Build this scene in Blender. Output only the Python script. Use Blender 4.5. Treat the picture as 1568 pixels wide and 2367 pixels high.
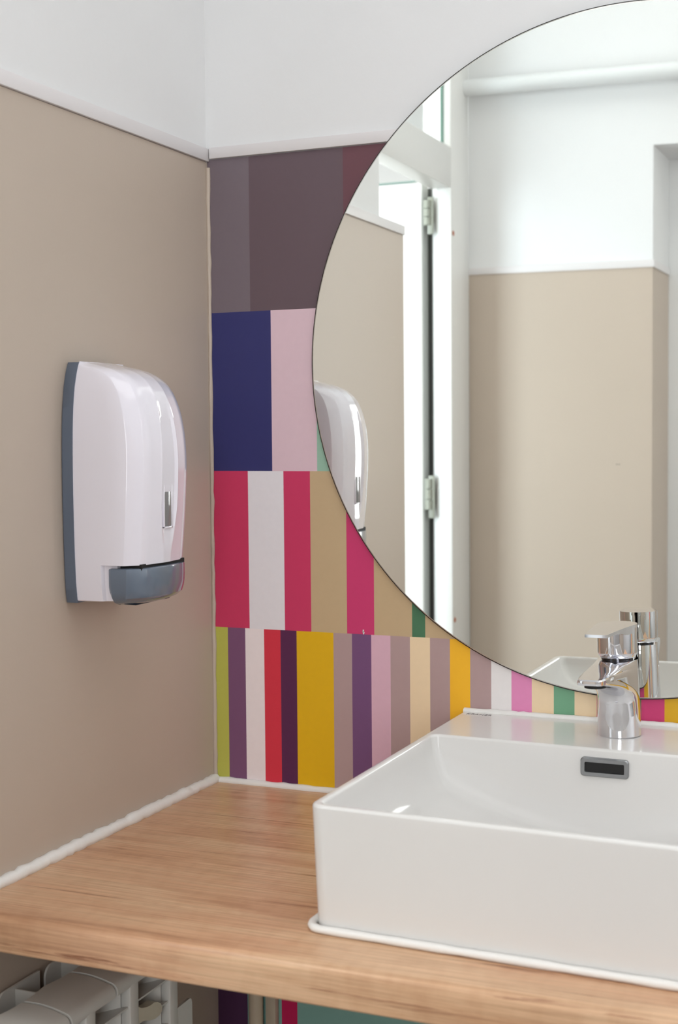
import bpy, bmesh, math, random
from mathutils import Vector, Matrix
random.seed(7)
S = bpy.context.scene
for o in list(bpy.data.objects): bpy.data.objects.remove(o)
COL = S.collection
# world origin: the corner where the left wall meets the back wall, at worktop height (z = 0); floor at z = -0.8

# ------------------------------------------------------------------ camera, light, exposure
def rot(yaw, pitch, roll):
    cy, sy, cp, sp, cr, sr = math.cos(yaw), math.sin(yaw), math.cos(pitch), math.sin(pitch), math.cos(roll), math.sin(roll)
    f = Vector((-sy*cp, cy*cp, sp)); r = Vector((cy, sy, 0)); u = r.cross(f)
    return cr*r+sr*u, -sr*r+cr*u, f
cam = bpy.data.cameras.new('camera'); camo = bpy.data.objects.new('camera', cam); COL.objects.link(camo)
r_, u_, f_ = rot(.4035, -.0545, -.0084)
camo.matrix_world = Matrix(((r_.x, u_.x, -f_.x, .8441), (r_.y, u_.y, -f_.y, -1.5623), (r_.z, u_.z, -f_.z, .4425), (0, 0, 0, 1)))
cam.sensor_fit = 'VERTICAL'; cam.sensor_height = 36; cam.lens = 3199.4/2367*36
cam.clip_start = .02; cam.clip_end = 50
cam.dof.use_dof = True; cam.dof.focus_distance = 1.6; cam.dof.aperture_fstop = 7.0
S.camera = camo
S.view_settings.view_transform = 'Standard'; S.view_settings.look = 'None'; S.view_settings.gamma = 1
S.view_settings.use_curve_mapping = False
S.view_settings.exposure = -0.03
W = bpy.data.worlds.new('world'); S.world = W; W.use_nodes = True
W.node_tree.nodes['Background'].inputs[0].default_value = (.85, .92, 1, 1)
W.node_tree.nodes['Background'].inputs[1].default_value = 1.0
def area(name, loc, direction, sx, sy, power, color=(1, 1, 1)):
    l = bpy.data.lights.new(name, 'AREA'); l.shape = 'RECTANGLE'; l.size = sx; l.size_y = sy; l.energy = power; l.color = color
    o = bpy.data.objects.new(name, l); COL.objects.link(o); o.location = loc
    o.rotation_euler = Vector(direction).to_track_quat('-Z', 'Y').to_euler(); return o
area('window_daylight', (1.72, .12, .85), (-.05, -1, -.02), .70, 1.25, 26, (.93, .965, 1))
area('ceiling_light', (.85, -.72, 1.86), (0, 0, -1), 1.5, 1.0, 6.5, (.97, .985, 1))
area('back_room_fill_light', (1.33, -3.44, .8), (-.15, 1, 0), .8, 1.5, 31, (.95, .975, 1))  # added fill towards the basin front; the back room has no window
area('hall_window_daylight', (-.86, -.03, .55), (.35, -1, 0), .5, 1.5, 27, (.78, .90, 1))
area('hall_fill_light', (-.95, -1.3, 1.84), (0, 0, -1), 1.0, 1.6, 50, (1, 1, 1))  # added overhead fill that blows the hall out to white

# ------------------------------------------------------------------ materials
def lin(c): return tuple(((v/255)/12.92 if v/255 <= .04045 else ((v/255+.055)/1.055)**2.4) for v in c)
def mat(name, srgb, rough=.5, metal=0, spec=.5, coat=0, gain=1.0, var=0, vscale=8, bump=0, bscale=300, bdist=.0004):
    m = bpy.data.materials.new(name); m.use_nodes = True; N = m.node_tree.nodes; L = m.node_tree.links
    b = N['Principled BSDF']; c = [min(1, v*gain) for v in lin(srgb)]
    b.inputs['Base Color'].default_value = (*c, 1); b.inputs['Roughness'].default_value = rough
    b.inputs['Metallic'].default_value = metal; b.inputs['Specular IOR Level'].default_value = spec
    if coat: b.inputs['Coat Weight'].default_value = coat; b.inputs['Coat Roughness'].default_value = .03
    tc = N.new('ShaderNodeTexCoord')
    if var:
        n = N.new('ShaderNodeTexNoise'); n.inputs['Scale'].default_value = vscale; n.inputs['Detail'].default_value = 5
        L.new(tc.outputs['Object'], n.inputs['Vector'])
        mx = N.new('ShaderNodeMix'); mx.data_type = 'RGBA'; L.new(n.outputs['Fac'], mx.inputs['Factor'])
        mx.inputs['A'].default_value = (*[v*(1-var) for v in c], 1); mx.inputs['B'].default_value = (*[min(1, v*(1+var)) for v in c], 1)
        L.new(mx.outputs['Result'], b.inputs['Base Color'])
    if bump:
        n2 = N.new('ShaderNodeTexNoise'); n2.inputs['Scale'].default_value = bscale; n2.inputs['Detail'].default_value = 3
        L.new(tc.outputs['Object'], n2.inputs['Vector'])
        bp = N.new('ShaderNodeBump'); bp.inputs['Strength'].default_value = bump; bp.inputs['Distance'].default_value = bdist
        L.new(n2.outputs['Fac'], bp.inputs['Height']); L.new(bp.outputs['Normal'], b.inputs['Normal'])
    return m
WHITE = mat('white_wall_paint', (229, 229, 229), .6, var=.02, vscale=5, bump=.35, bscale=60, bdist=.0012)
TAN = mat('tan_satin_paint', (191, 176, 161), .45, spec=.5, var=.02, vscale=6, bump=.25, bscale=350, bdist=.0003)
TRIMW = mat('white_plastic_trim', (226, 222, 222), .4, bump=.1, bscale=80)
CEIL = mat('ceiling_paint', (236, 236, 234), .8)
FLOORM = mat('grey_floor_tile', (150, 142, 134), .35, var=.1, vscale=12)
PVC = mat('white_door_plastic', (226, 225, 222), .35)
DARK = mat('black_gap', (18, 17, 17), .7)
SEAL = mat('rubber_seal_grey', (84, 86, 84), .6)
CERAMIC = mat('glazed_white_ceramic', (224, 222, 219), .25, spec=.2, coat=.45)
SILIC = mat('white_silicone', (236, 234, 230), .35, bump=.3, bscale=120, bdist=.001)
CHROME = mat('chrome', (226, 226, 230), .045, metal=1, bump=.02, bscale=40, bdist=.0005)
SATIN = mat('satin_chrome', (158, 160, 162), .3, metal=1, var=.1, vscale=90)
MIRRORM = mat('silvered_glass', (246, 248, 243), .0, metal=1)
MEDGE = mat('mirror_edge_dark_reflection', (42, 38, 36), .25)  # dark reflection in the glass edge, put into the colour
MRIM = mat('mirror_edge_bright_reflection', (214, 210, 204), .15, metal=.6)  # bright reflection in the glass edge, painted as a pale ring
DWHITE = mat('white_gloss_plastic', (236, 232, 241), .16, coat=.6)
DGREY = mat('slate_grey_plastic', (98, 108, 124), .42)
DGREYG = mat('slate_grey_gloss_plastic', (98, 110, 126), .2, coat=.7)
DWIN = mat('smoked_window', (128, 128, 130), .12, coat=.5)
RAD = mat('radiator_enamel', (208, 206, 200), .35)
PIPEM = mat('painted_pipe', (184, 168, 146), .5, var=.06, vscale=30)
INK = mat('grey_ink', (138, 134, 134), .5)
HINGE = mat('hinge_metal', (150, 152, 140), .35)
SCREW = mat('rusty_screw', (178, 100, 62), .6)
TEXT_BROWN = mat('brown_hall_paint', (150, 122, 104), .5)
G = bpy.data.materials.new('clear_glass'); G.use_nodes = True
gb = G.node_tree.nodes['Principled BSDF']; gb.inputs['Base Color'].default_value = (.97, .99, .98, 1)
gb.inputs['Roughness'].default_value = 0; gb.inputs['Transmission Weight'].default_value = 1; gb.inputs['IOR'].default_value = 1.1

def wood():
    m = bpy.data.materials.new('oak_laminate'); m.use_nodes = True; N = m.node_tree.nodes; L = m.node_tree.links; b = N['Principled BSDF']
    tc = N.new('ShaderNodeTexCoord')
    def noise(sc, scale, det, rgh=.55, dist=0.0):
        mp = N.new('ShaderNodeMapping'); mp.inputs['Scale'].default_value = sc; L.new(tc.outputs['Object'], mp.inputs['Vector'])
        n = N.new('ShaderNodeTexNoise'); n.inputs['Scale'].default_value = scale; n.inputs['Detail'].default_value = det
        n.inputs['Roughness'].default_value = rgh; n.inputs['Distortion'].default_value = dist
        L.new(mp.outputs['Vector'], n.inputs['Vector']); return n
    def ramp(src, pts):
        r = N.new('ShaderNodeValToRGB'); e = r.color_ramp.elements
        while len(e) < len(pts): e.new(.5)
        for k, (p, c) in enumerate(pts): e[k].position = p; e[k].color = (*(lin(c) if len(c) == 3 else c[:3]), 1)
        L.new(src, r.inputs['Fac']); return r
    def mixc(mode, fac, a, bb):
        x = N.new('ShaderNodeMix'); x.data_type = 'RGBA'; x.blend_type = mode
        if isinstance(fac, float): x.inputs['Factor'].default_value = fac
        else: L.new(fac, x.inputs['Factor'])
        L.new(a, x.inputs['A']); L.new(bb, x.inputs['B']); return x.outputs['Result']
    base = ramp(noise((1.0, 9, 9), 2.6, 6, .6, .5).outputs['Fac'], [(.28, (192, 146, 112)), (.46, (216, 172, 136)), (.58, (224, 188, 152)), (.78, (206, 162, 124))])
    fine = ramp(noise((2.5, 120, 120), 3.0, 4, .6).outputs['Fac'], [(.3, (214, 206, 200)), (.62, (255, 255, 255))])
    lines = ramp(noise((.8, 26, 26), 3.2, 8, .72, .6).outputs['Fac'], [(.335, (158, 118, 96)), (.40, (250, 246, 244)), (1, (255, 255, 255))])
    ticks = ramp(noise((60, 30, 30), 1.0, 3, .5).outputs['Fac'], [(.3, (238, 230, 224)), (.55, (255, 255, 255))])
    c = mixc('MULTIPLY', .8, base.outputs['Color'], fine.outputs['Color'])
    c = mixc('MULTIPLY', .85, c, lines.outputs['Color'])
    c = mixc('MULTIPLY', .5, c, ticks.outputs['Color'])
    L.new(c, b.inputs['Base Color']); b.inputs['Roughness'].default_value = .38
    bp = N.new('ShaderNodeBump'); bp.inputs['Strength'].default_value = .15; bp.inputs['Distance'].default_value = .0004
    L.new(fine.outputs['Color'], bp.inputs['Height']); L.new(bp.outputs['Normal'], b.inputs['Normal'])
    return m
OAK = wood()

# ------------------------------------------------------------------ mesh helpers
def link(name, bm, mats, parent=None, smooth=None):
    bmesh.ops.recalc_face_normals(bm, faces=bm.faces)
    me = bpy.data.meshes.new(name); bm.to_mesh(me); bm.free()
    for m in (mats if isinstance(mats, (list, tuple)) else [mats]): me.materials.append(m)
    if smooth is not None:
        for p in me.polygons: p.use_smooth = True
        me.set_sharp_from_angle(angle=math.radians(smooth))
    o = bpy.data.objects.new(name, me); COL.objects.link(o)
    if parent: o.parent = parent
    return o
def box(bm, x0, x1, y0, y1, z0, z1, bev=0, seg=2, mi=0):
    r = bmesh.ops.create_cube(bm, size=1); vs = r['verts']
    for v in vs: v.co = Vector((x0+(v.co.x+.5)*(x1-x0), y0+(v.co.y+.5)*(y1-y0), z0+(v.co.z+.5)*(z1-z0)))
    fs = set(f for v in vs for f in v.link_faces)
    for f in fs: f.material_index = mi
    if bev:
        es = list(set(e for v in vs for e in v.link_edges))
        bmesh.ops.bevel(bm, geom=es, offset=bev, segments=seg, affect='EDGES', profile=.5)
def boxobj(name, b, m, parent=None, bev=0, seg=2):
    bm = bmesh.new(); box(bm, *b, bev=bev, seg=seg); return link(name, bm, m, parent, 40 if bev else None)
def loft(bm, rings, cap0=True, cap1=True, closed=True, mi=0):
    vs = [[bm.verts.new(p) for p in r] for r in rings]
    n = len(rings[0])
    for a, b in zip(vs, vs[1:]):
        for i in range(n if closed else n-1):
            f = bm.faces.new((a[i], a[(i+1) % n], b[(i+1) % n], b[i])); f.material_index = mi
    if cap0: bm.faces.new(vs[0][::-1]).material_index = mi
    if cap1: bm.faces.new(vs[-1]).material_index = mi
    return vs
def circ(c, r, n, axis='z', ph=0):
    out = []
    for i in range(n):
        a = 2*math.pi*i/n+ph; u, v = r*math.cos(a), r*math.sin(a)
        out.append(Vector(c)+(Vector((u, v, 0)) if axis == 'z' else Vector((u, 0, v)) if axis == 'y' else Vector((0, u, v))))
    return out
def tube(bm, pts, r, n=16, wob=0):
    rings = []
    for i, p in enumerate(pts):
        p = Vector(p); d = (Vector(pts[min(i+1, len(pts)-1)])-Vector(pts[max(i-1, 0)])).normalized()
        up = Vector((0, 0, 1)) if abs(d.z) < .9 else Vector((1, 0, 0)); a = d.cross(up).normalized(); b = a.cross(d)
        rr = r*(1+random.uniform(-wob, wob))
        rings.append([p+a*rr*math.cos(2*math.pi*k/n)+b*rr*math.sin(2*math.pi*k/n) for k in range(n)])
    loft(bm, rings)
def thing(name, label, cat, loc, group=None, rz=0):
    o = bpy.data.objects.new(name, None); COL.objects.link(o); o.location = loc; o.rotation_euler = (0, 0, rz); o.empty_display_size = .02
    o['label'] = label; o['category'] = cat
    if group: o['group'] = group
    return o
def tag(o, label, cat, group=None):
    o['label'] = label; o['category'] = cat
    if group: o['group'] = group
    return o
def struct(o, label=None):
    o['kind'] = 'structure'
    if label: o['label'] = label
    return o
def rrect(x0, x1, y0, y1, r, z, n=8):
    out = []
    for cx, cy, a0 in ((x1-r, y1-r, 0), (x0+r, y1-r, 90), (x0+r, y0+r, 180), (x1-r, y0+r, 270)):
        for k in range(n+1):
            a = math.radians(a0+90*k/n); out.append(Vector((cx+r*math.cos(a), cy+r*math.sin(a), z)))
    return out

# ------------------------------------------------------------------ room shell
ZF, ZC = -.8, 1.9
XR = 2.2
o = boxobj('floor', (-1.75, XR+.1, -3.6, .1, ZF-.05, ZF), FLOORM); struct(o)
o = boxobj('ceiling', (-1.75, XR+.1, -3.6, .1, ZC, ZC+.05), CEIL); struct(o)

# back wall: white plaster with a patterned wallpaper panel (one mesh, one colour per strip)
row = {
 4: ([-.0, .0523, .102, .1383, .1867, .2227, .2719, .2887, .345, .40, .45, .50, .56, .62, .70, .78, .86, .94, 1.02, 1.12, 1.24],
     [(178, 46, 84), (208, 204, 207), (176, 46, 86), (180, 158, 124), (182, 50, 100), (180, 158, 124), (66, 108, 78), (180, 158, 124)]),
}
R1 = ([0, .0585, .1859, .27, .36, .47, .60, .78, .95, 1.24, XR], [(102, 91, 97), (87, 71, 77), (92, 56, 64), (87, 71, 77), (70, 60, 80), (102, 91, 97), (92, 56, 64), (87, 71, 77), (102, 91, 97), (70, 60, 80)])
R2 = ([0, .0867, .1483, .22, .30, .42, .52, .64, .80, .95, 1.1, 1.4, XR], [(38, 40, 92), (198, 172, 180), (136, 170, 150), (38, 40, 88), (178, 46, 84), (208, 176, 188), (180, 158, 124), (142, 176, 154), (44, 42, 88), (208, 176, 188), (182, 158, 24), (44, 42, 88)])
R3 = ([0, .0523, .102, .1383, .1867, .2227, .2719, .2887, .36, .45, .55, .66, .78, .92, 1.1, 1.3, XR],
      [(182, 46, 84), (208, 204, 207), (182, 46, 86), (176, 153, 119), (184, 48, 98), (176, 153, 119), (62, 106, 76), (176, 153, 119), (184, 48, 98), (208, 204, 207), (62, 106, 76), (176, 153, 119), (184, 48, 98), (208, 204, 207), (176, 153, 119), (62, 106, 76)])
CR, MV, PU, LP = (216, 193, 158), (160, 136, 134), (104, 68, 108), (198, 160, 174)
R4 = ([0, .021, .0459, .0725, .0956, .1179, .1682, .193, .2185, .2437, .2689, .2946, .3198, .3451, .371, .3957, .4202, .4465, .4709, .4968, .512, .535, .5474, .5736, .62, .645, .67, .70, .75, .80, .83, .87, .93, .98, 1.1, 1.3, XR],
      [(168, 168, 74), (108, 70, 102), (216, 206, 206), (192, 42, 60), (76, 26, 66), (204, 160, 0), MV, PU, LP, MV, CR, MV, (232, 168, 30), MV, (212, 208, 206), (206, 126, 168), CR, (104, 152, 120), CR, (186, 52, 104), CR, (96, 120, 70), (186, 52, 104), (198, 152, 10), CR, MV, PU, CR, (104, 152, 120), LP, MV, (232, 168, 30), (192, 42, 60), CR, MV, PU])
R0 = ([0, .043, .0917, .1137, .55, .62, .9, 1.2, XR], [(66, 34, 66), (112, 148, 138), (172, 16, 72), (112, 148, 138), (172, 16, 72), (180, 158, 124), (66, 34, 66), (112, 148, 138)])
PAPER = {}
def paper(c, gain=1.0):
    c = (c[0], c[1], c[2], gain)
    if c not in PAPER: PAPER[c] = mat('wallpaper_colour', tuple(min(255, v*k) for v, k in zip(c[:3], (1.0, 1.0, 1.005))) if gain > 1 else c[:3], .5, gain=gain, var=.03, vscale=120, bump=.12, bscale=500, bdist=.0002)
    return PAPER[c]
WXL = 1.37
bm = bmesh.new(); mats = []
PT = .7918
for zs, (xs, cs) in (((.6, PT), R1), ((.4, .6), R2), ((.2, .4), R3), ((0, .2), R4), ((-.42, 0), R0), ((ZF, -.42), R3)):
    for k, c in enumerate(cs):
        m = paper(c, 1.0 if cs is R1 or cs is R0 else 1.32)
        if m not in mats: mats.append(m)
        x0, x1 = xs[k], min(xs[k+1], WXL if zs[1] > .0 else XR)
        if x1 <= x0: continue
        vs = [bm.verts.new(p) for p in ((x0, 0, zs[0]), (x1, 0, zs[0]), (x1, 0, zs[1]), (x0, 0, zs[1]))]
        bm.faces.new(vs).material_index = mats.index(m)
# top edge and back so the panel has thickness
mats.append(WHITE); wi = len(mats)-1
WX0, WX1, WZ0, WZ1 = 1.37, 2.07, .20, 1.48
box(bm, 0, WX0, .0003, .1, ZF, PT, mi=wi); box(bm, WX1, XR, .0003, .1, ZF, PT, mi=wi); box(bm, WX0, WX1, .0003, .1, ZF, WZ0, mi=wi)
box(bm, -.02, WX0, .0025, .1, PT, ZC, mi=wi); box(bm, WX1, XR, .0025, .1, PT, ZC, mi=wi); box(bm, WX0, WX1, .0025, .1, WZ1, ZC, mi=wi)
wb = link('wall_back', bm, mats); struct(wb, 'back wall, white above and striped colour-block wallpaper below')
bm = bmesh.new()
for dx, dz, r in ((0, 0, .0011), (.0003, -.0028, .0014), (-.0006, -.0016, .0009)):
    loft(bm, [[Vector((.2083+dx+r*math.cos(a)*(.8+.3*math.sin(3*a)), y, .2045+dz+1.3*r*math.sin(a))) for a in [k*math.pi/5 for k in range(10)]] for y in (.0002, -.0002)])
link('paper_chip', bm, WHITE, wb)
# a small chip in the paper of the pink strip
# left wall: tan painted panel below, white plaster above, ends at the doorway
bm = bmesh.new()
box(bm, -.08, 0, -.719, -.0, ZF, .789, mi=1)
box(bm, -.08, -.0025, -.612, .02, .789, ZC, mi=0)
wl = link('wall_left', bm, [WHITE, TAN]); struct(wl, 'left wall, tan satin paint below and white above')
# trims on top of the panels
bm = bmesh.new(); box(bm, -.0025, .0035, -.719, -.0005, .7895, .8052, bev=.0008); t = link('trim_1', bm, TRIMW, None, 40); struct(t, 'white strip on top of the tan panel')
bm = bmesh.new(); box(bm, -.08, -.0026, -.719, -.613, .7895, .8052, bev=.0008); t = link('trim_2', bm, TRIMW, None, 40); struct(t)
bm = bmesh.new(); box(bm, .0045, WX0, -.0035, .0024, .7926, .8065, bev=.0008); t = link('trim_3', bm, TRIMW, None, 40); struct(t, 'white strip on top of the wallpaper')
# vertical paint bead in the corner
bm = bmesh.new(); pts = [(.0015+random.uniform(-.0005, .0006), -.0012, z*.789/60+.006) for z in range(60)]; tube(bm, pts, .0028, 8, .18)
t = link('trim_4', bm, TAN, None, 60); struct(t, 'wavy tan paint bead down the corner')
# sealant beads along worktop
bm = bmesh.new(); pts = [(.003+random.uniform(-.0006, .0006), -.004-k*.522/70, .0035+random.uniform(-.0006, .0008)) for k in range(71)]; tube(bm, pts, .0068, 10, .14)
t = link('trim_5', bm, SILIC, None, 60); struct(t, 'white sealant line between worktop and tan wall')
bm = bmesh.new(); pts = [(.004+k*1.2/140, -.002+random.uniform(-.0003, .0003), .0012+random.uniform(-.0004, .0004)) for k in range(141)]; tube(bm, pts, .0052, 10, .10)
t = link('trim_6', bm, SILIC, None, 60); struct(t, 'white sealant line between worktop and wallpaper')

# far wall (seen in the mirror), slightly out of square, with a doorway the camera stands in
ang = math.atan2(-1.3828+1.3474, .3077+.0818)
def far(name, u0, u1, d0, d1, z0, z1, m, bev=0):   # u along the wall from its left end, d = depth behind its face
    bm = bmesh.new(); box(bm, u0, u1, -d1, -d0, z0, z1, bev=bev)
    o = link(name, bm, m, None, 40 if bev else None); o.location = (-.0818, -1.3474, 0); o.rotation_euler = (0, 0, ang); return o
DW = .391
bm = bmesh.new()
box(bm, 0, DW, -.17, 0, ZF, .79, mi=1); box(bm, 0, DW, -.17, -.002, .79, ZC, mi=0)
box(bm, DW, DW+.95, -.17, -.002, 1.042, ZC, mi=0)
box(bm, DW+.95, 2.32, -.17, 0, ZF, .79, mi=1); box(bm, DW+.95, 2.32, -.17, -.002, .79, ZC, mi=0)
for v in bm.verts:
    if abs(v.co.x-DW) < .001 and v.co.y < -.1: v.co.x += .019
w = link('wall_front', bm, [WHITE, TAN]); w.location = (-.0818, -1.3474, 0); w.rotation_euler = (0, 0, ang); struct(w, 'wall opposite the mirror with an open doorway')
t = far('trim_7', 0, DW+.003, -.003, .003, .79, .805, TRIMW, .0008); struct(t)
bm = bmesh.new(); pr = [(DW-.003, .003), (DW+.003, .003), (DW+.022, -.17), (DW+.014, -.17)]
loft(bm, [[Vector((x, y, z)) for x, y in pr] for z in (.79, .805)]); t = link('trim_8', bm, TRIMW); t.location = (-.0818, -1.3474, 0); t.rotation_euler = (0, 0, ang); struct(t)
t = far('door_3', DW+.016, DW+.16, .172, .205, ZF+.01, 1.20, WHITE, .003); struct(t, 'white door edge standing behind the doorway')
# right wall with window, back room shell, hall shell
bm = bmesh.new()
box(bm, XR, XR+.1, -3.6, .1, ZF, ZC); struct(link('wall_right', bm, WHITE))
bm = bmesh.new()
for b in ((WX0, WX0+.05, WZ0, WZ1), (WX1-.05, WX1, WZ0, WZ1), (WX0, WX1, WZ0, WZ0+.05), (WX0, WX1, WZ1-.05, WZ1), ((WX0+WX1)/2-.03, (WX0+WX1)/2+.03, WZ0, WZ1)):
    box(bm, b[0], b[1], .045, .095, b[2], b[3], bev=.003)
struct(link('window_1', bm, PVC, None, 40))
bm = bmesh.new(); box(bm, -.24, XR, -3.6, -3.5, ZF, ZC); struct(link('wall_back_room', bm, WHITE))
bm = bmesh.new(); box(bm, -.20, -.0825, -3.5, -1.38, ZF, ZC); struct(link('wall_hall_right', bm, WHITE))
bm = bmesh.new(); box(bm, -1.75, -1.65, -3.6, .1, ZF, .62, mi=1); box(bm, -1.75, -1.65, -3.6, .1, .62, ZC, mi=0); struct(link('wall_hall_left', bm, [WHITE, TEXT_BROWN]))
bm = bmesh.new(); box(bm, -1.65, -1.13, .0, .1, ZF, ZC); box(bm, -.59, -.0801, .0, .1, ZF, ZC); box(bm, -1.13, -.59, .0, .1, ZF, -.22); box(bm, -1.13, -.59, .0, .1, 1.32, ZC); struct(link('wall_hall_end', bm, WHITE))
bm = bmesh.new()
for b in ((-1.13, -1.10, -.22, 1.32), (-.62, -.59, -.22, 1.32), (-1.13, -.59, -.22, -.19), (-1.13, -.59, 1.29, 1.32)): box(bm, b[0], b[1], .0, .06, b[2], b[3], bev=.003)
struct(link('window_2', bm, PVC, None, 40))
bm = bmesh.new(); box(bm, -1.65, -.24, -3.6, -3.5, ZF, ZC); struct(link('wall_hall_front', bm, WHITE))

# ------------------------------------------------------------------ door frame, transom and open door leaf (seen in the mirror)
XF = -.0805
bm = bmesh.new()
# far post in three stepped profiles
box(bm, XF-.025, XF, -1.343, -1.222, ZF, ZC, bev=.002)
box(bm, XF-.036, XF-.006, -1.343, -1.228, ZF, ZC, bev=.0015)
box(bm, XF-.046, XF-.012, -1.343, -1.236, ZF, ZC, bev=.0015)
# near post and lintels
box(bm, XF-.045, XF, -.76, -.62, ZF, ZC, bev=.002)
box(bm, XF-.045, XF, -1.225, -.62, .958, 1.042, bev=.003)
box(bm, XF-.045, XF, -1.225, -.62, 1.62, ZC, bev=.003)
fr = link('door_1', bm, PVC, None, 40); struct(fr, 'white door frame with glazed transom beside the tan wall, seen in the mirror')
bm = bmesh.new(); box(bm, XF-.03, XF-.022, -1.222, -.76, 1.042, 1.62); link('transom_glass', bm, G, fr)
bm = bmesh.new(); box(bm, XF-.021, XF-.016, -1.2235, -1.2195, 1.042, 1.62); link('glazing_seal', bm, mat('green_glazing_edge', (96, 132, 118), .4), fr)
for z, y in ((.8655, -1.2265), (.051, -1.2285)):
    bm = bmesh.new(); loft(bm, [circ((XF-.002, y-.008, z), .0058, 16, 'x'), circ((XF+.0012, y-.008, z), .0052, 16, 'x')]); link('screw_cap', bm, SCREW, fr, 40)
# leaf, swung out into the hall, at right angle to the frame
leaf = thing('door_2', 'white door leaf swung open behind the frame, seen in the mirror', 'door', (-.141, -1.23, ZF)); leaf['kind'] = 'structure'
del leaf['category']
def lbox(name, b, m, bev=0):
    bm = bmesh.new(); box(bm, *b, bev=bev); o = link(name, bm, m, leaf, 40 if bev else None); o.matrix_parent_inverse = Matrix.Translation((.141, 1.23, -ZF)); return o
lbox('leaf_panel', (-.84, -.1415, -1.25, -1.21, ZF+.01, .973), PVC, .003)
lbox('leaf_edge', (-.1414, -.1395, -1.246, -1.214, ZF+.012, .971), mat('grey_leaf_edge', (166, 168, 164), .5))
lbox('leaf_top', (-.83, -.143, -1.247, -1.2085, .973, .9765), mat('green_grey_rail', (120, 140, 132), .5))
lbox('leaf_seal', (-.1414, -.1345, -1.262, -1.2505, ZF+.012, .965), SEAL)
for z0, z1 in ((.882, .935), (.286, .352)):
    bm = bmesh.new()
    for s in range(3):
        a = z0+(z1-z0)*s/3+.0008; b = z0+(z1-z0)*(s+1)/3-.0008
        loft(bm, [circ((-.1305, -1.216, a), .0075, 16), circ((-.1305, -1.216, b), .0075, 16)])
    box(bm, -.140, -.131, -1.222, -1.214, z0, z1, bev=.001); box(bm, -.131, -.118, -1.222, -1.216, z0-.018, z1+.006, bev=.001)
    o = link('hinge', bm, HINGE, leaf, 40); o.matrix_parent_inverse = Matrix.Translation((.141, 1.23, -ZF))

# pipe along far wall, high up
pp = thing('wall_pipe', 'white pipe running high along the wall opposite, seen in the mirror', 'pipe', (-.0818, -1.3474, 1.184), rz=ang)
bm = bmesh.new(); pts = [(-.012+k*.1, .026, 0) for k in range(24)]; tube(bm, pts, .0175, 20); link('pipe_run', bm, mat('white_pipe_paint', (226, 228, 228), .4), pp, 50)
for x in (.45, 1.2, 1.9):
    bm = bmesh.new(); box(bm, x, x+.012, .0, .046, -.019, .019, bev=.002); link('clip', bm, TRIMW, pp, 40)
# two tiny screw holes in far wall
bm = bmesh.new()
for dx in (-.0025, .0025): loft(bm, [circ((dx, .0003, 0), .0011, 8, 'y'), circ((dx, -.001, 0), .0011, 8, 'y')])
o = link('screw_hole', bm, DARK); o.location = (.2374, -1.3474-(.2374+.0818)*math.tan(-ang), .3787); o.rotation_euler = (0, 0, ang)
tag(o, 'pair of tiny dark screw holes in the tan wall, seen in the mirror', 'screw hole')

# ------------------------------------------------------------------ worktop
bm = bmesh.new(); YF = -.523; TH = .036; R = .010
prof = [(-.0005, -TH), (-.0005, 0)]
for k in range(9): a = math.radians(90*k/8); prof.append((YF+R-R*math.sin(a), -R+R*math.cos(a)))
for k in range(5): a = math.radians(90*k/4); prof.append((YF+.003-.003*math.cos(a), -TH+.003-.003*math.sin(a)))
loft(bm, [[Vector((x, y, z)) for y, z in prof] for x in (.0005, .4, .8, 1.2)])
top = link('worktop', bm, OAK, None, 35); tag(top, 'oak-look laminate worktop with rounded front edge under the basin', 'worktop')

# ------------------------------------------------------------------ washbasin
BX0, BX1, BY0, BY1, BZ = .337, .736, -.4533, -.0015, .115
XC = .5365
basin = thing('washbasin', 'white rectangular ceramic washbasin standing on the oak worktop', 'washbasin', (XC, -.22, .001))
SH = -.036
def shear(ps): return [Vector((p.x, p.y+SH*max(0, (p.x-BX0))*min(1, -p.y/.1), p.z)) for p in ps]
INV = Matrix.Translation((-XC, .22, -.001))
def bl(name, bm, m, sm=40):
    o = link(name, bm, m, basin, sm); o.matrix_parent_inverse = INV; return o
bm = bmesh.new(); NN = 14
def outer(inset, z, rr): return shear(rrect(BX0+inset, BX1-inset, BY0+inset, BY1, max(rr-inset, .002), z, NN))
def resam(ps, n):
    L = [0]; m = len(ps)
    for i in range(m): L.append(L[-1]+(ps[(i+1) % m]-ps[i]).length)
    out = []; j = 0
    for k in range(n):
        t = L[-1]*k/n
        while L[j+1] < t: j += 1
        f = (t-L[j])/max(1e-9, L[j+1]-L[j]); out.append(ps[j].lerp(ps[(j+1) % m], f))
    return out
# each ring is built from four corners + sides with the same point count
def ring(x0, x1, y0, y1, r, z, ns=26, nc=10):
    out = []; c = [(x1-r, y1-r, 0), (x0+r, y1-r, 90), (x0+r, y0+r, 180), (x1-r, y0+r, 270)]
    for q in range(4):
        cx, cy, a0 = c[q]
        for k in range(nc+1):
            a = math.radians(a0+90*k/nc); out.append(Vector((cx+r*math.cos(a), cy+r*math.sin(a), z)))
        nx, ny, na = c[(q+1) % 4]; e = out[-1]; a = math.radians(na); s = Vector((nx+r*math.cos(a), ny+r*math.sin(a), z))
        for k in range(1, ns): out.append(e.lerp(s, k/ns))
    return out
rings = []
rc = .0155
rings.append(ring(BX0+.004, BX1-.004, BY0+.004, BY1, rc, .0006))
rings.append(ring(BX0+.0035, BX1-.0035, BY0+.0035, BY1, rc, .004))
for z in (.03, .06, .09, .104): rings.append(ring(BX0+.0035*(1-z/BZ), BX1-.0035*(1-z/BZ), BY0+.0035*(1-z/BZ), BY1, rc, z))
fr_ = .0038
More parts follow.
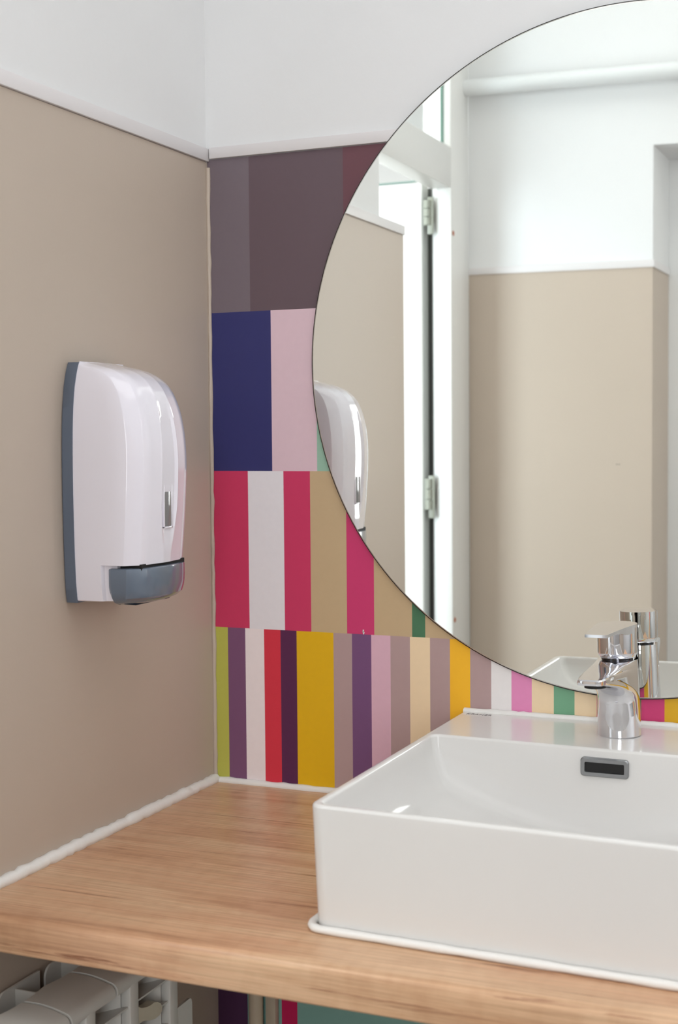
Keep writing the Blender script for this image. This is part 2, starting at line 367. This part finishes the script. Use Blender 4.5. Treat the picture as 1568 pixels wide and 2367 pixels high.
for k in range(1, 7):
    a = math.radians(90*k/6); i = fr_*(1-math.cos(a)); z = BZ-fr_+fr_*math.sin(a); rings.append(ring(BX0+i, BX1-i, BY0+i, BY1-.2*i, rc-i, z))
IX0, IX1, IY0, IY1 = BX0+.0095, BX1-.0095, BY0+.0095, -.137
rings.append(ring(BX0+.0042, BX1-.0042, BY0+.0042, BY1-.0012, rc-.0042, BZ))
rings.append(ring(IX0-.0040, IX1+.0040, IY0-.0040, IY1+.0040, .0105, BZ))
rings.append(ring(IX0-.0035, IX1+.0035, IY0-.0035, IY1+.0035, .0102, BZ))
for k in range(1, 6):
    a = math.radians(80*k/5); i = .0035*math.sin(a); z = BZ-.0035*(1-math.cos(a)); rings.append(ring(IX0-.0035+i, IX1+.0035-i, IY0-.0035+i, IY1+.0035-i, .0102-i*.4, z))
cx, cy = (IX0+IX1)/2, (IY0+IY1)/2-.02
base = ring(IX0, IX1, IY0, IY1, .0088, 0)
DEP = .084
def ell(t): t = max(0, min(1, t)); return math.sqrt(max(0, 1-(1-t)**2))
def depth(x, y):
    def side(t, a, L, w): return w*ell(t/a)+(1-w)*(1-(1-max(0, min(1, t/L)))**2)
    fx = side(x-IX0, .022, .19, .46)*side(IX1-x, .022, .19, .46); fb = ell((IY1-y)/.034); ff = side(y-IY0, .022, .12, .6)
    return fx*fb*ff
svals = [.004, .01, .018, .028, .04, .055, .072, .09, .11, .132, .156, .182, .21, .24, .275, .31, .35, .40, .45, .50, .56, .62, .68, .74, .80, .86, .92, .97]
for s in svals:
    rr = []
    for p in base:
        q = Vector((cx, cy, 0)).lerp(p, 1-s); rr.append(Vector((q.x, q.y, BZ-.0032-DEP*depth(q.x, q.y))))
    rings.append(rr)
rings = [shear(r) for r in rings]
loft(bm, rings)
bo = bl('bowl', bm, CERAMIC, 50); wn_ = bo.modifiers.new('normals', 'WEIGHTED_NORMAL'); wn_.keep_sharp = True
# overflow opening: chrome frame and dark slot in the inner back wall
ov = bmesh.new(); ox, oz = .5378, .0962; w2, h2 = .0252, .0098
def rr2(w, h, r, y):
    return [Vector((ox+p.x, y, oz+p.y)) for p in rrect(-w, w, -h, h, r, 0, 6)]
yb = -.1442
yo = yb-.004
loft(ov, [rr2(w2, h2, .0035, yb+.006), rr2(w2, h2, .0035, yo), rr2(w2-.001, h2-.001, .003, yo-.0012), rr2(w2-.0045, h2-.0045, .0012, yo-.0012), rr2(w2-.005, h2-.005, .0012, yo+.001)], True, False)
frame = bl('overflow_frame', ov, SATIN)
sl = bmesh.new(); loft(sl, [rr2(w2-.004, h2-.004, .0012, yo+.0003), rr2(w2-.004, h2-.004, .0012, yo+.0008)])
s_ = link('overflow_slot', sl, DARK, frame); 
# drain
dr = bmesh.new(); zd = .115-.0032-.084+.0005
loft(dr, [circ((XC, -.285, zd-.003), .031, 32), circ((XC, -.285, zd+.001), .031, 32), circ((XC, -.285, zd+.003), .027, 32), circ((XC, -.285, zd+.004), .012, 32)]); bl('drain_cover', dr, CHROME)
# sealant around foot and along back of the ledge
sb = bmesh.new(); foot = shear(ring(BX0-.001, BX1+.001, BY0-.001, BY1-.002, rc, .0036, 20, 8))
rs = []
n = len(foot)
for i, p in enumerate(foot):
    d = (foot[(i+1) % n]-foot[i-1]).normalized(); a = Vector((d.y, -d.x, 0)); rr = .0043*(1+random.uniform(-.1, .1))
    rs.append([p+a*rr*math.cos(2*math.pi*k/10)+Vector((0, 0, 1))*rr*.85*math.sin(2*math.pi*k/10) for k in range(10)])
loft(sb, rs+[rs[0]], False, False); bl('foot_sealant', sb, SILIC, 60)
sb = bmesh.new(); tube(sb, [(BX0+.002+k*(BX1-BX0-.004)/60, -.0045+random.uniform(-.0004, .0004), BZ+.0002) for k in range(61)], .0044, 10, .12); bl('ledge_sealant', sb, SILIC, 60)
# maker's lettering printed on the ledge
cu = bpy.data.curves.new('lettering', 'FONT'); cu.body = 'KRANER'; cu.size = .0104; cu.extrude = .00012; cu.space_character = 1.12
to = bpy.data.objects.new('lettering_tmp', cu); COL.objects.link(to); bpy.context.view_layer.update()
me = bpy.data.meshes.new_from_object(to.evaluated_get(bpy.context.evaluated_depsgraph_get())); bpy.data.objects.remove(to)
me.materials.clear(); me.materials.append(INK)
xs = [v.co.x for v in me.vertices]; wdt = max(xs)-min(xs)
for v in me.vertices: v.co.x = (v.co.x-min(xs))*.0305/wdt
lo = bpy.data.objects.new('lettering', me); COL.objects.link(lo); lo.parent = basin; lo.matrix_parent_inverse = INV
lo.location = (.3465, -.0205, BZ+.0002); lo.rotation_euler = (0, 0, math.radians(-1.5))
lo['label'] = 'grey lettering KRANER on the ledge'

# ------------------------------------------------------------------ faucet
tap = thing('faucet', 'chrome single-lever faucet on the ledge of the washbasin', 'faucet', (XC, -.066, BZ-.0003), rz=-math.radians(4.5)); tap.rotation_euler[1] = -math.radians(1.6)
def fr_ring(R, L, wt, z, n=40, Lmax=.104):
    k = max(0, (L-R)/(Lmax-R)); ex = 2+7*min(1, k*1.5)
    half = []
    for i in range(n+1):          # back semicircle quarter
        a = math.radians(90-90*i/n); half.append(Vector((R*math.cos(a), R*math.sin(a), z)))
    for i in range(1, 161):
        a = math.radians(90*i/160); x = R*max(0, math.cos(a))**(2/ex); y = L*math.sin(a)**(2/ex); ty = y/L
        half.append(Vector((x*(1-(1-wt/R)*k**.5*min(1, ty*1.6)), -y, z)) if L > R*1.001 else Vector((R*math.cos(a), -R*math.sin(a), z)))
    L_ = [0]
    for a, b in zip(half, half[1:]): L_.append(L_[-1]+(b-a).length)
    m = 48; out = []; j = 0
    for q in range(m+1):
        t = L_[-1]*q/m
        while j < len(L_)-2 and L_[j+1] < t: j += 1
        out.append(half[j].lerp(half[j+1], (t-L_[j])/max(1e-9, L_[j+1]-L_[j])))
    return out+[Vector((-p.x, p.y, p.z)) for p in out[-2:0:-1]]
bm = bmesh.new(); rg = []
R0 = .0237
rg.append(fr_ring(R0-.0012, R0-.0012, .016, 0)); rg.append(fr_ring(R0, R0, .016, .001))
for z in (.008, .016, .024, .030): rg.append(fr_ring(R0-.0006*z/.03, R0-.0006*z/.03, .016, z))
LT = .104; zb, zt0 = .034, .0705
for i in range(1, 25):
    t = i/24; z = zb+(zt0-zb)*t; L = R0+(LT-R0)*(t**3.0); rg.append(fr_ring(R0-.0015*(z/.07), max(L, R0), .0157, z))
rg.append(fr_ring(.0221, LT+.001, .0157, .0725)); rg.append(fr_ring(.0220, LT+.0008, .0157, .0752)); rg.append(fr_ring(.0219, LT-.0008, .015, .0764))
for i in range(1, 13):
    t = i/12; z = .0764+(.0835-.0764)*t; L = LT-.002-(LT-.0245)*(t**1.1); rg.append(fr_ring(.0219-.0004*t, max(.0216, L), .0155, z))
loft(bm, rg); link('body', bm, CHROME, tap, 28)
bm = bmesh.new(); loft(bm, [circ((0, -.083, .0655), .0112, 24), circ((0, -.083, .0708), .0112, 24)]); link('aerator', bm, DARK, tap, 40)
bm = bmesh.new(); loft(bm, [circ((0, 0, .083), .0175, 40), circ((0, 0, .0895), .0175, 40)]); link('neck_ring', bm, mat('dark_chrome', (70, 70, 74), .12, metal=1), tap, 40)
bm = bmesh.new(); loft(bm, [circ((0, 0, .0858), .0190, 64), circ((0, 0, .0866), .0198, 64), circ((0, 0, .0905), .0215, 64), circ((0, 0, .0915), .0217, 64), circ((0, 0, .1185), .0217, 64)]); link('head', bm, CHROME, tap, 25)
bm = bmesh.new(); M = 44
def lev(top):
    rows = []
    for i in range(M+1):
        t = i/M; y = .0219-(.0219+.063)*t
        if y > 0: hw = math.sqrt(max(0, .0219**2-y*y))
        else: hw = .0219+(.0122-.0219)*((-y)/.063)**.9
        zz = .1222+.0010*math.sin(math.pi*t)-.0046*t
        if top: z = zz
        else: z = zz-.0032-(.0055 if y > -.018 else .0055*max(0, 1-(-.018-y)/.02))
        rows.append([Vector((hw*(k/8-1), y, z)) for k in range(17)])
    return rows
T, B = lev(True), lev(False)
tv = [[bm.verts.new(p) for p in r] for r in T]; bv = [[bm.verts.new(p) for p in r] for r in B]
for a, flip in ((tv, 0), (bv, 1)):
    for i in range(M):
        for k in range(16): bm.faces.new((a[i][k], a[i][k+1], a[i+1][k+1], a[i+1][k]))
for i in range(M):
    for k in (0, 16): bm.faces.new((tv[i][k], tv[i+1][k], bv[i+1][k], bv[i][k]))
for k in range(16): bm.faces.new((tv[M][k], tv[M][k+1], bv[M][k+1], bv[M][k])); bm.faces.new((tv[0][k], tv[0][k+1], bv[0][k+1], bv[0][k]))
bmesh.ops.remove_doubles(bm, verts=bm.verts, dist=.00002)
le = link('lever', bm, CHROME, tap, 30); le.rotation_euler = (0, 0, -math.radians(4))

# ------------------------------------------------------------------ round mirror
mr = thing('round_mirror', 'large frameless round mirror fixed on the striped wall above the basin', 'mirror', (.5325, -.0003, .5312))
RM = .3884
bm = bmesh.new(); loft(bm, [circ((0, -.0046, 0), RM-.0023, 256, 'y'), circ((0, -.0049, 0), RM-.0024, 256, 'y')], False, True); link('glass', bm, MIRRORM, mr)
bm = bmesh.new()
rg = [circ((0, -.0049, 0), RM-.0024, 256, 'y'), circ((0, -.0044, 0), RM-.0013, 256, 'y')]
loft(bm, rg, False, False); link('bevel', bm, MRIM, mr, 50)  # pale ring painted as the bright edge reflection
bm = bmesh.new(); rg = [circ((0, -.0044, 0), RM-.0013, 256, 'y'), circ((0, -.0038, 0), RM, 256, 'y'), circ((0, -.0001, 0), RM, 256, 'y')]
loft(bm, rg, False, True); link('backing', bm, MEDGE, mr, 50)  # outer ring coloured dark as the edge reflection

# ------------------------------------------------------------------ soap dispenser on the left wall
YD = -.273
disp = thing('soap_dispenser', 'white and slate grey liquid soap dispenser fixed on the tan wall', 'soap dispenser', (.0002, YD, .268))
INV2 = Matrix.Translation((-.0002, -YD, -.268))
def dl(name, bm, m, sm=35, parent=None):
    o = link(name, bm, m, parent or disp, sm)
    if parent is None: o.matrix_parent_inverse = INV2
    return o
def interp(tab, z):
    if z <= tab[0][0]: return tab[0][1]
    for (a, b), (c, d) in zip(tab, tab[1:]):
        if z <= c:
            t = (z-a)/(c-a); return b+(d-b)*t
    return tab[-1][1]
def smoothtab(tab, n=60):       # Catmull-Rom through the table
    out = []
    P = [tab[0]]+list(tab)+[tab[-1]]
    for i in range(1, len(P)-2):
        for k in range(10):
            t = k/10; z = P[i][0]+(P[i+1][0]-P[i][0])*t
            m0 = (P[i+1][1]-P[i-1][1])/max(1e-6, P[i+1][0]-P[i-1][0]); m1 = (P[i+2][1]-P[i][1])/max(1e-6, P[i+2][0]-P[i][0]); h = P[i+1][0]-P[i][0]
            out.append((z, (2*t**3-3*t*t+1)*P[i][1]+(t**3-2*t*t+t)*h*m0+(-2*t**3+3*t*t)*P[i+1][1]+(t**3-t*t)*h*m1))
    return out+[tab[-1]]
HW = smoothtab([(.268, .054), (.285, .0565), (.31, .0578), (.35, .0588), (.40, .0591), (.44, .0583), (.47, .0565), (.495, .0530), (.5085, .0495), (.5165, .0468), (.5215, .0445), (.5245, .0425)])
DC = smoothtab([(.268, .089), (.285, .090), (.31, .0920), (.35, .0952), (.40, .0982), (.43, .0984), (.457, .0958), (.48, .0902), (.497, .0820), (.508, .0710), (.5150, .0570), (.5195, .0400), (.5225, .0270), (.5245, .0185)])
# back plate
bm = bmesh.new(); zs = [.2685+k*(.5235-.2685)/50 for k in range(51)]
def plate(x, sc):
    L = [Vector((x, YD-(interp(HW, z)+.0008)*sc, z)) for z in zs]; Rr = [Vector((x, YD+(interp(HW, z)+.0008)*sc, z)) for z in reversed(zs)]
    return L+Rr
loft(bm, [plate(0, .97), plate(.002, 1), plate(.0145, 1)]); dl('back_plate', bm, DGREY, 40)
# cover
def sect(z, zc=None, groove=1):
    w = interp(HW, z); d = interp(DC, z); k = min(1, max(0, (d-.02)/.06)); xb = .0145
    g = groove*.0028*min(1, max(0, (z-.325)/.03))*min(1, max(0, (.486-z)/.03)); gw = .0155*min(1, .5+.5*max(0, (z-.318)/.05)); gw = gw*(1-.25*max(0, (z-.42)/.08))
    xs = max(xb+.0005, d-.0185); xB = max(xb+.001, d-.0062)
    P = [(xb, 1.0), (xb+(xs-xb)*.33, 1.0), (xb+(xs-xb)*.66, .998), (xs-.0008, .992), (xs+.0004, .982), ((xs+xB)/2, .88), (xB-.0004, .78), (xB+.0005, .755)]
    h = [(a, b*w) for a, b in P]
    h += [(xB+.0032*k, .55*w), (d-.0011*k, gw+.004), (d-.0003, gw+.0012), (d-g*.35, gw-.0002), (d-g, gw-.0022), (d-g, gw*.5), (d-g, 0)]
    return [Vector((a, YD-b, z)) for a, b in h]+[Vector((a, YD+b, z)) for a, b in h[-2::-1]]
bm = bmesh.new(); zl = .3095
lv = [zl+.0, zl+.0008]+[zl+.003+k*(.500-zl-.003)/60 for k in range(61)]+[.503, .506, .509, .5115, .514, .516, .518, .5195, .521, .522, .523, .5238, .5243]
loft(bm, [sect(z) for z in lv], True, True)
# rear lower body beside the push bar
low = []
for z in (.2705, .2715, .29, zl+.001):
    w = interp(HW, z)*(.975 if z < .271 else 1); s = .0025 if z < .271 else 0
    low.append([Vector((.0145, YD-w, z)), Vector((.046-s, YD-w, z)), Vector((.048-s, YD-w+.004, z)), Vector((.062-s, YD-w+.007, z)), Vector((.062-s, YD+w-.007, z)), Vector((.048-s, YD+w-.004, z)), Vector((.046-s, YD+w, z)), Vector((.0145, YD+w, z))])
loft(bm, low)
cov = dl('cover', bm, DWHITE, 32)
# level window
bm = bmesh.new(); wx = interp(DC, .375)-.0028
box(bm, wx-.003, wx+.0006, YD-.0075, YD+.0075, .348, .4045, bev=.0012); wn = dl('level_window', bm, DWIN); 
bm = bmesh.new()
for b in ((YD-.0092, YD-.0074, .3462, .4063), (YD+.0074, YD+.0092, .3462, .4063), (YD-.0092, YD+.0092, .4045, .4066), (YD-.0092, YD+.0092, .346, .348)): box(bm, wx-.003, wx+.0010, *b, bev=.0004)
dl('window_surround', bm, DWHITE)
# push bar
def bar(z, ins=0, dd=0):
    w = interp(HW, .30)+.0004-ins; d = interp(DC, .30)+.0055-dd
    h = [(.0545+ins, w-.002), (.058, w), (d-.020, w*.985), (d-.0175, w*.955), (d-.0068, .73*w), (d-.004, .55*w), (d-.0008, .25*w), (d, 0)]
    return [Vector((a, YD-b, z)) for a, b in h]+[Vector((a, YD+b, z)) for a, b in h[-2::-1]]
bm = bmesh.new()
loft(bm, [bar(.3065, .0018, .002), bar(.3058, .0004, .0004), bar(.3045), bar(.295), bar(.287, 0, .0003), bar(.281, .0006, .0012), bar(.2750, .0022, .0028), bar(.2705, .006, .0075), bar(.2678, .012, .015), bar(.2662, .02, .025)])
dl('push_bar', bm, DGREYG, 30)
bm = bmesh.new(); box(bm, .05, .088, YD-.045, YD+.045, .304, .3105); dl('shadow_gap', bm, DARK)

# ------------------------------------------------------------------ radiator under the worktop on the left wall
rad = thing('radiator', 'light grey sectional radiator on the tan wall under the worktop', 'radiator', (.004, -.40, -.72))
INV3 = Matrix.Translation((-.004, .40, .72))
ZT = -.1075
def section(i):
    yc = -.28-.08*i; y0, y1 = yc-.0378, yc+.0378
    bm = bmesh.new()
    # front column, concave inner panel curving from deep behind the column to the next one, ledges
    box(bm, .088, .1005, yc-.014, yc+.003, -.70, ZT-.004, bev=.002, seg=2)
    plan = []
    for k in range(10):
        t = k/9; plan.append((.014+.076*t**1.1, yc+.002+(.062)*t))
    outl = plan+[(x-.002, y) for x, y in reversed(plan)]
    if i: loft(bm, [[Vector((x, y, z)) for x, y in outl] for z in (-.70, ZT-.006)])
    for k in range(12 if i else 0):
        z = ZT-.030-.0245*k-(.022*k if k > 2 else 0)
        if z < -.69: break
        o1 = plan+[(.0980, yc+.0655), (.0980, yc+.003)]
        loft(bm, [[Vector((x, y, z-(.1-x)*.18)) for x, y in o1], [Vector((x, y, z-.0018-(.1-x)*.18)) for x, y in o1]])
    o = link('section', bm, RAD, rad, 35); o.matrix_parent_inverse = INV3
    bm = bmesh.new(); pr = []
    for k in range(13):
        t = k/12; pr.append((.046+.046*t, -.1000+.0012*math.sin(math.pi*t)-.0042*t**2))
    pr += [(.0955, -.1050), (.0985, -.1070), (.1005, -.1100), (.1010, -.1150)]
    rows = []
    for q in range(9):
        sft = .004*(1-abs(math.cos(math.pi*q/8)))
        rows.append([Vector((x-(sft if m_ < 2 else 0), y0+(y1-y0)*q/8, z)) for m_, (x, z) in enumerate(pr)]+[Vector((x-.0012, y0+(y1-y0)*q/8, z-.0028)) for x, z in reversed(pr)])
    loft(bm, rows); link('top_cover', bm, RAD, o, 45)
    # rear wall of the channel with rounded upper corner, and the cross web joining it to the cover
    bm = bmesh.new(); a0 = yc-.030
    pr = [(a0, -.16), (a0, -.116)]+[(a0+.012-.012*math.cos(math.radians(a)), -.116+.012*math.sin(math.radians(a))) for a in (20, 45, 70, 90)]+[(yc+.040, -.104), (yc+.040, -.16)]
    loft(bm, [[Vector((.006, y, z)) for y, z in pr], [Vector((.0085, y, z)) for y, z in pr]])
    box(bm, .008, .050, yc-.002, yc+.0006, -.16, -.1075, bev=.0008)
    link('rear_channel', bm, RAD, o, 40)
    return o
for i in range(5): section(i)
# end section piece: front flap with a raised corner and a curled fin behind it
bm = bmesh.new()
pr = [(-.2775, -.70), (-.2775, -.180), (-.2765, -.177), (-.2495, -.1765), (-.2465, -.1785), (-.2450, -.183), (-.2445, -.70)]
loft(bm, [[Vector((.0965, y, z)) for y, z in pr], [Vector((.0995, y, z)) for y, z in pr]]); o = link('end_flap', bm, RAD, rad, 40); o.matrix_parent_inverse = INV3
bm = bmesh.new(); pr = [(-0.3599, -0.1609), (-0.3593, -0.1433), (-0.3518, -0.1477), (-0.3415, -0.1507), (-0.3328, -0.1518), (-0.3266, -0.1514), (-0.3196, -0.1535), (-0.3134, -0.1575), (-0.3099, -0.1626), (-0.311, -0.1669), (-0.3165, -0.1694), (-0.3254, -0.1696), (-0.3359, -0.1673), (-0.3462, -0.1632), (-0.3522, -0.1622)]
loft(bm, [[Vector((.090, y, z)) for y, z in pr], [Vector((.1000, y, z)) for y, z in pr]]); o = link('curled_fin', bm, mat('warm_enamel', (204, 196, 176), .4), rad, 40); o.matrix_parent_inverse = INV3
for y in (-.30, -.58):
    bm = bmesh.new(); box(bm, .0002, .034, y-.012, y+.012, -.30, -.27, bev=.002)
    o = link('wall_bracket', bm, RAD, rad, 40); o.matrix_parent_inverse = INV3

# ------------------------------------------------------------------ pipes at the back wall, under the worktop
bm = bmesh.new(); tube(bm, [(.0615, -.0135, z) for z in (ZF, -.6, -.4, -.2, -.0365)], .0095, 20)
tag(link('water_pipe', bm, PIPEM, None, 50), 'beige painted water pipe under the worktop, beside the dark purple strip', 'pipe')
bm = bmesh.new(); box(bm, .0735, .0885, -.012, -.0003, ZF, -.0365, bev=.0025)
tag(link('cable_duct', bm, mat('beige_duct', (176, 162, 142), .5, var=.12, vscale=40), None, 40), 'narrow beige cable duct right of the water pipe', 'cable duct')
bm = bmesh.new(); box(bm, .0545, .0655, -.5095, -.495, -.0415, -.0362, bev=.0015)
tag(link('support_bracket', bm, TRIMW, None, 40), 'small white bracket screwed under the front edge of the worktop', 'bracket')
